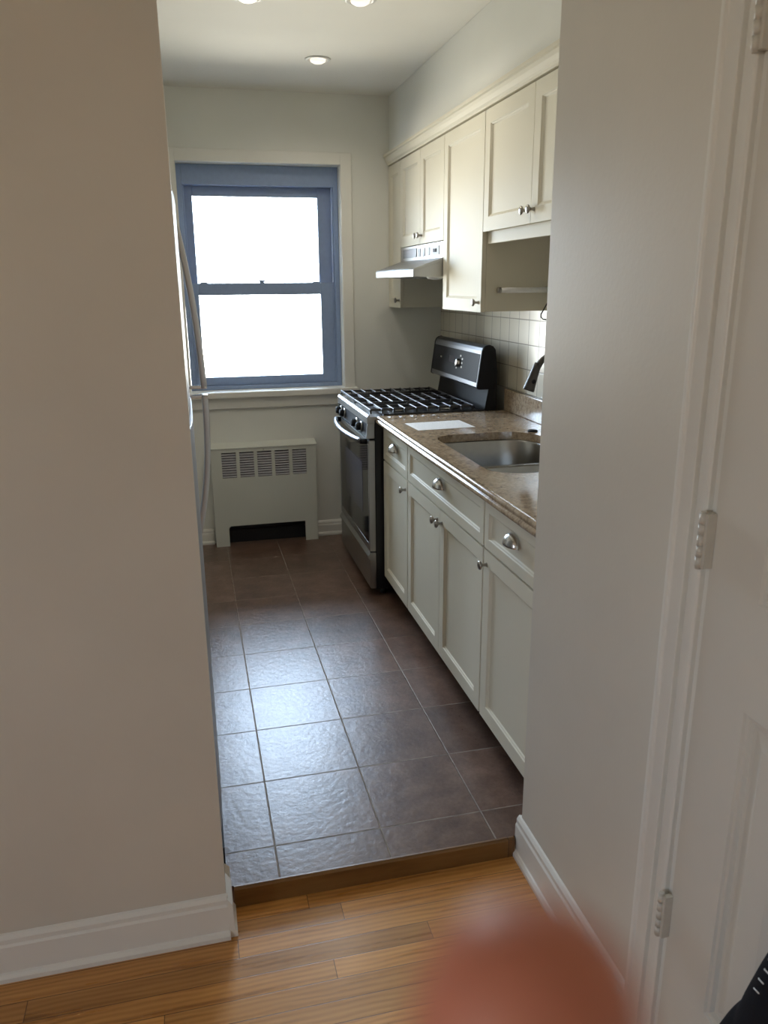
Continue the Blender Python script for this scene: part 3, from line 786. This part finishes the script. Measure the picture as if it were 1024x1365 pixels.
# --- downlights
DLW = 9
def downlight(x, y, label, z=CZ):
    r = thing('downlight', (x, y, z), label, 'ceiling light', 'recessed ceiling lights')
    MB().lathe([(.040, .0), (.038, -.002), (.050, -.006), (.058, -.003), (.060, -.0005)], (x, y, z-.0005), (0, 0, 1), 32).build('trim_ring', M['baffle'], r)
    MB().lathe([(.036, -.003), (.034, -.010), (.022, -.017), (.003, -.019)], (x, y, z), (0, 0, 1), 28).build('bulb', M['lamp'], r)
    l = bpy.data.lights.new('downlight_lamp', 'SPOT'); l.energy = DLW; l.color = (1, .92, .80); l.spot_size = math.radians(160); l.spot_blend = .7; l.shadow_soft_size = .03
    lo = bpy.data.objects.new('downlight_lamp', l); COL.objects.link(lo); lo.location = (0, 0, -.024); lo.parent = r
downlight(.541, .605, 'recessed white ceiling light nearest the window')
downlight(.568, -.205, 'recessed white ceiling light at the top edge, in line with the one by the window')
downlight(.165, -.150, 'recessed ceiling light farthest left, barely in view at the top edge')

# --- radiator cover
rc = thing('radiator_cover', (.249, 1.21, 0), 'white metal radiator cover with five louvred openings under the window', 'radiator')
rx0, rx1, ryf = -.060, .557, 1.172
gx = [.002+.1034*i for i in range(5)]; gw = .0834; gz0, gz1 = .420, .572
m = MB()
def plate(x0, x1, z0, z1): m.box((x0, ryf, z0), (x1, ryf+.003, z1))
plate(rx0, rx1, gz1, .592); plate(rx0, gx[0], .125, gz1); plate(gx[4]+gw, rx1, .125, gz1)
for i in range(4): plate(gx[i]+gw, gx[i+1], gz0, gz1)
plate(gx[0], gx[4]+gw, .125, gz0)
plate(rx0, .020, .0005, .125); plate(.479, rx1, .0005, .125)
m.box((rx0, ryf+.003, .0005), (rx0+.003, D-.002, .592)); m.box((rx1-.003, ryf+.003, .0005), (rx1, D-.002, .592))
m.prism([(.020, .125), (.020, .107), (.024, .118), (.034, .125)], 1, ryf, ryf+.003)
m.build('cover', M['rad'], rc, weld=False)
MB().prism([(ryf-.004, .5925), (ryf-.004, .600), (ryf+.01, .604), (D-.001, .618), (D-.001, .5925)], 0, rx0-.006, rx1+.006).build('lid', M['rad'], rc, bevel=.002)
for i in range(5):
    g = MB()
    for k_ in range(10):
        z = gz0+.004+(gz1-gz0-.006)*k_/10
        g.prism([(ryf+.0015, z), (ryf+.003, z-.0005), (ryf+.012, z+.0085), (ryf+.0105, z+.009)], 0, gx[i]-.002, gx[i]+gw+.002)
    g.build('louvre', plain('louvre_grey', (.42, .41, .44), .45) if i == 0 else bpy.data.materials['louvre_grey'], rc, weld=False)
MB().box((gx[0]-.01, ryf+.022, gz0-.01), (gx[4]+gw+.01, ryf+.025, gz1+.01)).build('backing', M['blackmat'], rc)
MB().lathe([(.004, 0), (.004, .004), (.002, .006)], (.247, ryf-.0002, .583), (0, -1, 0), 12).build('screw', M['knobm'], rc)
m = MB()
for i in range(14): m.box((.0+i*.036, ryf+.035, .13), (.022+i*.036, ryf+.075, .40))
m.tube([(.0, ryf+.055, .10), (.50, ryf+.055, .10)], .016, 12); m.box((-.05, ryf+.070, .0005), (.548, ryf+.075, .128))
m.build('heating_element', M['slate'], rc, weld=False)

# --- refrigerator behind the partition
rf = thing('refrigerator', (-.50, -1.22, 0), 'stainless refrigerator behind the left wall, only its door edge and bowed handles showing', 'refrigerator')
FY0, FY1 = -1.62, -.86
MB().box((-.90, FY0, .02), (-.205, FY1, 1.72)).build('body', M['gasket'], rf, bevel=.006)
def fdoor(z0, z1, name, xf):
    pr = []
    for i in range(13):
        a = i/12; y = FY0+.0+(FY1-FY0)*a; pr.append((xf-.018*(2*a-1)**4, y))
    pr += [(-.200, FY1), (-.200, FY0)]
    return MB().prism(pr, 2, z0, z1, smooth=False).build(name, M['fridge'], rf, bevel=.002)
fz = fdoor(1.205, 1.712, 'freezer_door', -.1385); fd = fdoor(.09, 1.190, 'fridge_door', -.1345)
MB().box((-.20, FY0+.02, .0005), (-.137, FY1-.02, .082)).build('kick_plate', M['blackmat'], rf)
HY = -.92
def hbar(zs, parent):
    pts = []; 
    for z, x in zs: pts.append((x, HY, z))
    m = MB()
    w, d_ = .015, .0095
    vs = []; fs = []
    n = len(pts)
    for i, p in enumerate(pts):
        for dx, dy in ((-d_, -w), (-d_*.3, -w*1.05), (d_, -w*.75), (d_, w*.75), (-d_*.3, w*1.05), (-d_, w)): vs.append((p[0]+dx, p[1]+dy, p[2]))
    for i in range(n-1):
        for k_ in range(6): k2 = (k_+1) % 6; fs.append([i*6+k_, i*6+k2, (i+1)*6+k2, (i+1)*6+k_])
    fs += [[k_ for k_ in range(6)][::-1], [(n-1)*6+k_ for k_ in range(6)]]
    m.add(vs, fs, True)
    return m.build('handle', M['handlem'], parent, bevel=.002)
ZT, ZC, ZB = 1.675, 1.09, .745
def bow(z):
    t_ = (z-1.13)/(ZT-1.13) if z > 1.13 else (1.13-z)/(1.13-ZB)
    return -.095-.048*abs(t_)**2.1
h1 = hbar([(1.206+(ZT-1.206)*i/16, bow(1.206+(ZT-1.206)*i/16)) for i in range(17)], fz)
h2 = hbar([(ZB+(1.188-ZB)*i/16, bow(ZB+(1.188-ZB)*i/16)) for i in range(17)], fd)
MB().box((-.140, HY-.014, 1.207), (-.088, HY+.014, 1.216)).build('handle_bracket', M['chrome'], h1, bevel=.002)
MB().box((-.140, HY-.014, 1.178), (-.086, HY+.014, 1.187)).build('handle_bracket', M['chrome'], h2, bevel=.002)

# --- black cloth with white stitching in front of the hall door
def cloth():
    m = MB(); vs = []; fs = []
    # outline (y, z) from the floor up the far edge, over the top and down the near side
    out = [(-2.480, HF+.004), (-2.505, .12), (-2.545, .25), (-2.578, .36), (-2.603, .440), (-2.617, .474), (-2.627, .489), (-2.631, .516), (-2.645, .570), (-2.668, .66), (-2.72, .72), (-2.79, .72), (-2.86, .68), (-2.91, .60), (-2.945, .42), (-2.965, .2), (-2.975, HF+.004)]
    n = len(out); cy, cz = -2.76, .25
    prof = [(1.0, .0), (.985, .018), (.94, .034), (.8, .05), (.5, .06), (.02, .064)]
    for side in (1, -1):
        for (s, d) in prof:
            for i, (y, z) in enumerate(out):
                fold = .006*math.sin(i*1.7+s*4)
                zz = max(HF+.004, cz+(z-cz)*s); lean = .045*max(0, zz)
                vs.append((.595+lean-side*(d+fold*(1-s)), cy+.003+(y-cy)*s, zz))
    st = len(prof)*n
    for q in (0, 1):
        for r in range(len(prof)-1):
            for i in range(n-1):
                a = q*st+r*n+i; fs.append([a, a+1, a+n+1, a+n])
    m.add(vs, fs, True); return m, out
m, outl = cloth()
bc = thing('black_cloth', (.60, -2.76, HF), 'black cloth with white stitches along its edge, against the white door at the lower right', 'cloth')
o = m.build('fabric', M['cloth'], bc)
sm = o.modifiers.new('sub', 'SUBSURF'); sm.levels = 2; sm.render_levels = 2
st = MB()
for (ya_, za_), (yb_, zb_) in [((-2.655, .588), (-2.7148, .6494)), ((-2.651, .567), (-2.7099, .6279)), ((-2.644, .543), (-2.7021, .6045)), ((-2.638, .519), (-2.6972, .583))]:
    st.tube([(.606, ya_, za_), (.574, ya_*.42+yb_*.58+.004, za_*.42+zb_*.58), (.555, yb_, zb_)], .0009, 6)
st.build('stitching', M['thread'], bc, weld=False)

# --- the photographer's hand, one fingertip up in front of the lens
def hand():
    V = []; R = []; E = []
    def add(p, r, link=None):
        V.append(p); R.append(r)
        if link is not None: E.append((link, len(V)-1))
        return len(V)-1
    up = Vector((.064, .271, .960)); rt = Vector((.972, -.235, 0)); out = Vector((.226, .934, -.28))
    tip = Vector((-.1098, -3.3508, 1.4722))
    def P(a, b_, c_): return tuple(tip+rt*a+up*b_+out*c_)       # across, along the finger, away from the body
    wr = add(P(.030, -.185, -.020), .021)
    arm = add(P(.040, -.235, -.030), .024, wr); arm2 = add(P(.060, -.31, -.05), .029, arm)
    palm = add(P(.028, -.150, -.012), .019, wr)
    # index
    k1 = add(P(.004, -.092, -.004), .0115, palm); a = add(P(.001, -.060, .004), .0094, k1); a = add(P(0, -.028, .002), .0088, a); a = add(P(0, -.012, 0), .0084, a); a = add(P(0, -.002, 0), .0068, a)
    # middle, ring, little: bent, resting lower
    for (x, y, l) in ((.026, -.094, 1.0), (.046, -.099, .93), (.064, -.108, .76)):
        k_ = add(P(x, y, -.004), .0112, palm)
        a = add(P(x+.001, y+.030*l, .012), .0092, k_); a = add(P(x+.001, y+.030*l, .040*l), .0083, a); a = add(P(x, y+.012*l, .052*l), .0072, a)
    # thumb, from the side of the palm
    t0 = add(P(.004, -.150, -.004), .0135, palm); a = add(P(-.022, -.130, .010), .0112, t0); a = add(P(-.034, -.104, .020), .0098, a); a = add(P(-.036, -.084, .024), .0082, a)
    me = bpy.data.meshes.new('hand'); o0 = Vector(V[arm2])
    me.from_pydata([tuple(Vector(v)-o0) for v in V], E, []); me.materials.append(M['skin'])
    o = bpy.data.objects.new('hand', me); COL.objects.link(o); o.location = o0
    md = o.modifiers.new('skin', 'SKIN'); md.use_smooth_shade = True
    for i, sv in enumerate(me.skin_vertices[0].data): sv.radius = (R[i], R[i]); sv.use_root = (i == wr)
    s_ = o.modifiers.new('sub', 'SUBSURF'); s_.levels = 2; s_.render_levels = 2
    return o
h = hand()
tag(h, 'blurred pinkish fingertip of a hand at the bottom edge, over the wood floor', 'hand')

# ================================================================== LIGHT, SKY, CAMERA
w = bpy.data.worlds.new('sky'); SC.world = w; w.use_nodes = True
nt = w.node_tree; bg = nt.nodes['Background']
tc = N(nt, 'ShaderNodeTexCoord'); sp = N(nt, 'ShaderNodeSeparateXYZ'); lk(nt, tc.outputs['Generated'], sp.inputs[0])
z01 = math_n(nt, 'MULTIPLY_ADD', sp.outputs[2], .5, .5)
lk(nt, ramp(nt, z01, [(.40, (.66, .62, .54)), (.49, (.74, .75, .74)), (.56, (.72, .87, 1.07)), (1., (.60, .79, 1.07))]), bg.inputs[0])
bg.inputs[1].default_value = 32.0
def portal(name, loc, rot, sx, sy):
    l = bpy.data.lights.new(name, 'AREA'); l.shape = 'RECTANGLE'; l.size = sx; l.size_y = sy
    l.cycles.is_portal = True
    o = bpy.data.objects.new(name, l); COL.objects.link(o); o.location = loc; o.rotation_euler = rot
portal('kitchen_window_daylight', (.31, D+.215, 1.53), (-PI/2, 0, 0), .92, 1.25)
portal('hall_fill_portal', (-3.31, (ly0+ly1)/2, (lz0+lz1)/2), (0, -PI/2, 0), lz1-lz0, ly1-ly0)  # portal for the unseen opening added as hall fill light

cam = bpy.data.cameras.new('camera'); co_ = bpy.data.objects.new('camera', cam); COL.objects.link(co_)
F = 1043.0
cam.sensor_fit = 'VERTICAL'; cam.sensor_height = 24.0; cam.lens = F/1365*24
ya, pi_, ro = .237067, .283281, -.0082168
cy, sy, cp_, sp_ = math.cos(ya), math.sin(ya), math.cos(pi_), math.sin(pi_)
fw = Vector((sy*cp_, cy*cp_, -sp_)); r0 = Vector((cy, -sy, 0)); u0 = r0.cross(fw)
r_ = r0*math.cos(ro)+u0*math.sin(ro); u_ = -r0*math.sin(ro)+u0*math.cos(ro)
mt = Matrix((( r_.x, u_.x, -fw.x, -.12828), (r_.y, u_.y, -fw.y, -3.38922), (r_.z, u_.z, -fw.z, 1.50812), (0, 0, 0, 1)))
co_.matrix_world = mt
cam.clip_start = .005
cam.dof.use_dof = True; cam.dof.focus_distance = 2.6; cam.dof.aperture_fstop = cam.lens/3.4
SC.camera = co_
SC.view_settings.view_transform = 'Standard'; SC.view_settings.look = 'None'
SC.view_settings.gamma = 1; SC.view_settings.use_curve_mapping = False
SC.view_settings.exposure = 0.0
SC.cycles.max_bounces = 10; SC.cycles.diffuse_bounces = 6; SC.cycles.glossy_bounces = 5; SC.cycles.transparent_max_bounces = 12
SC.cycles.sample_clamp_indirect = 8
for o in bpy.data.objects:
    if 'wloc' in o: del o['wloc']
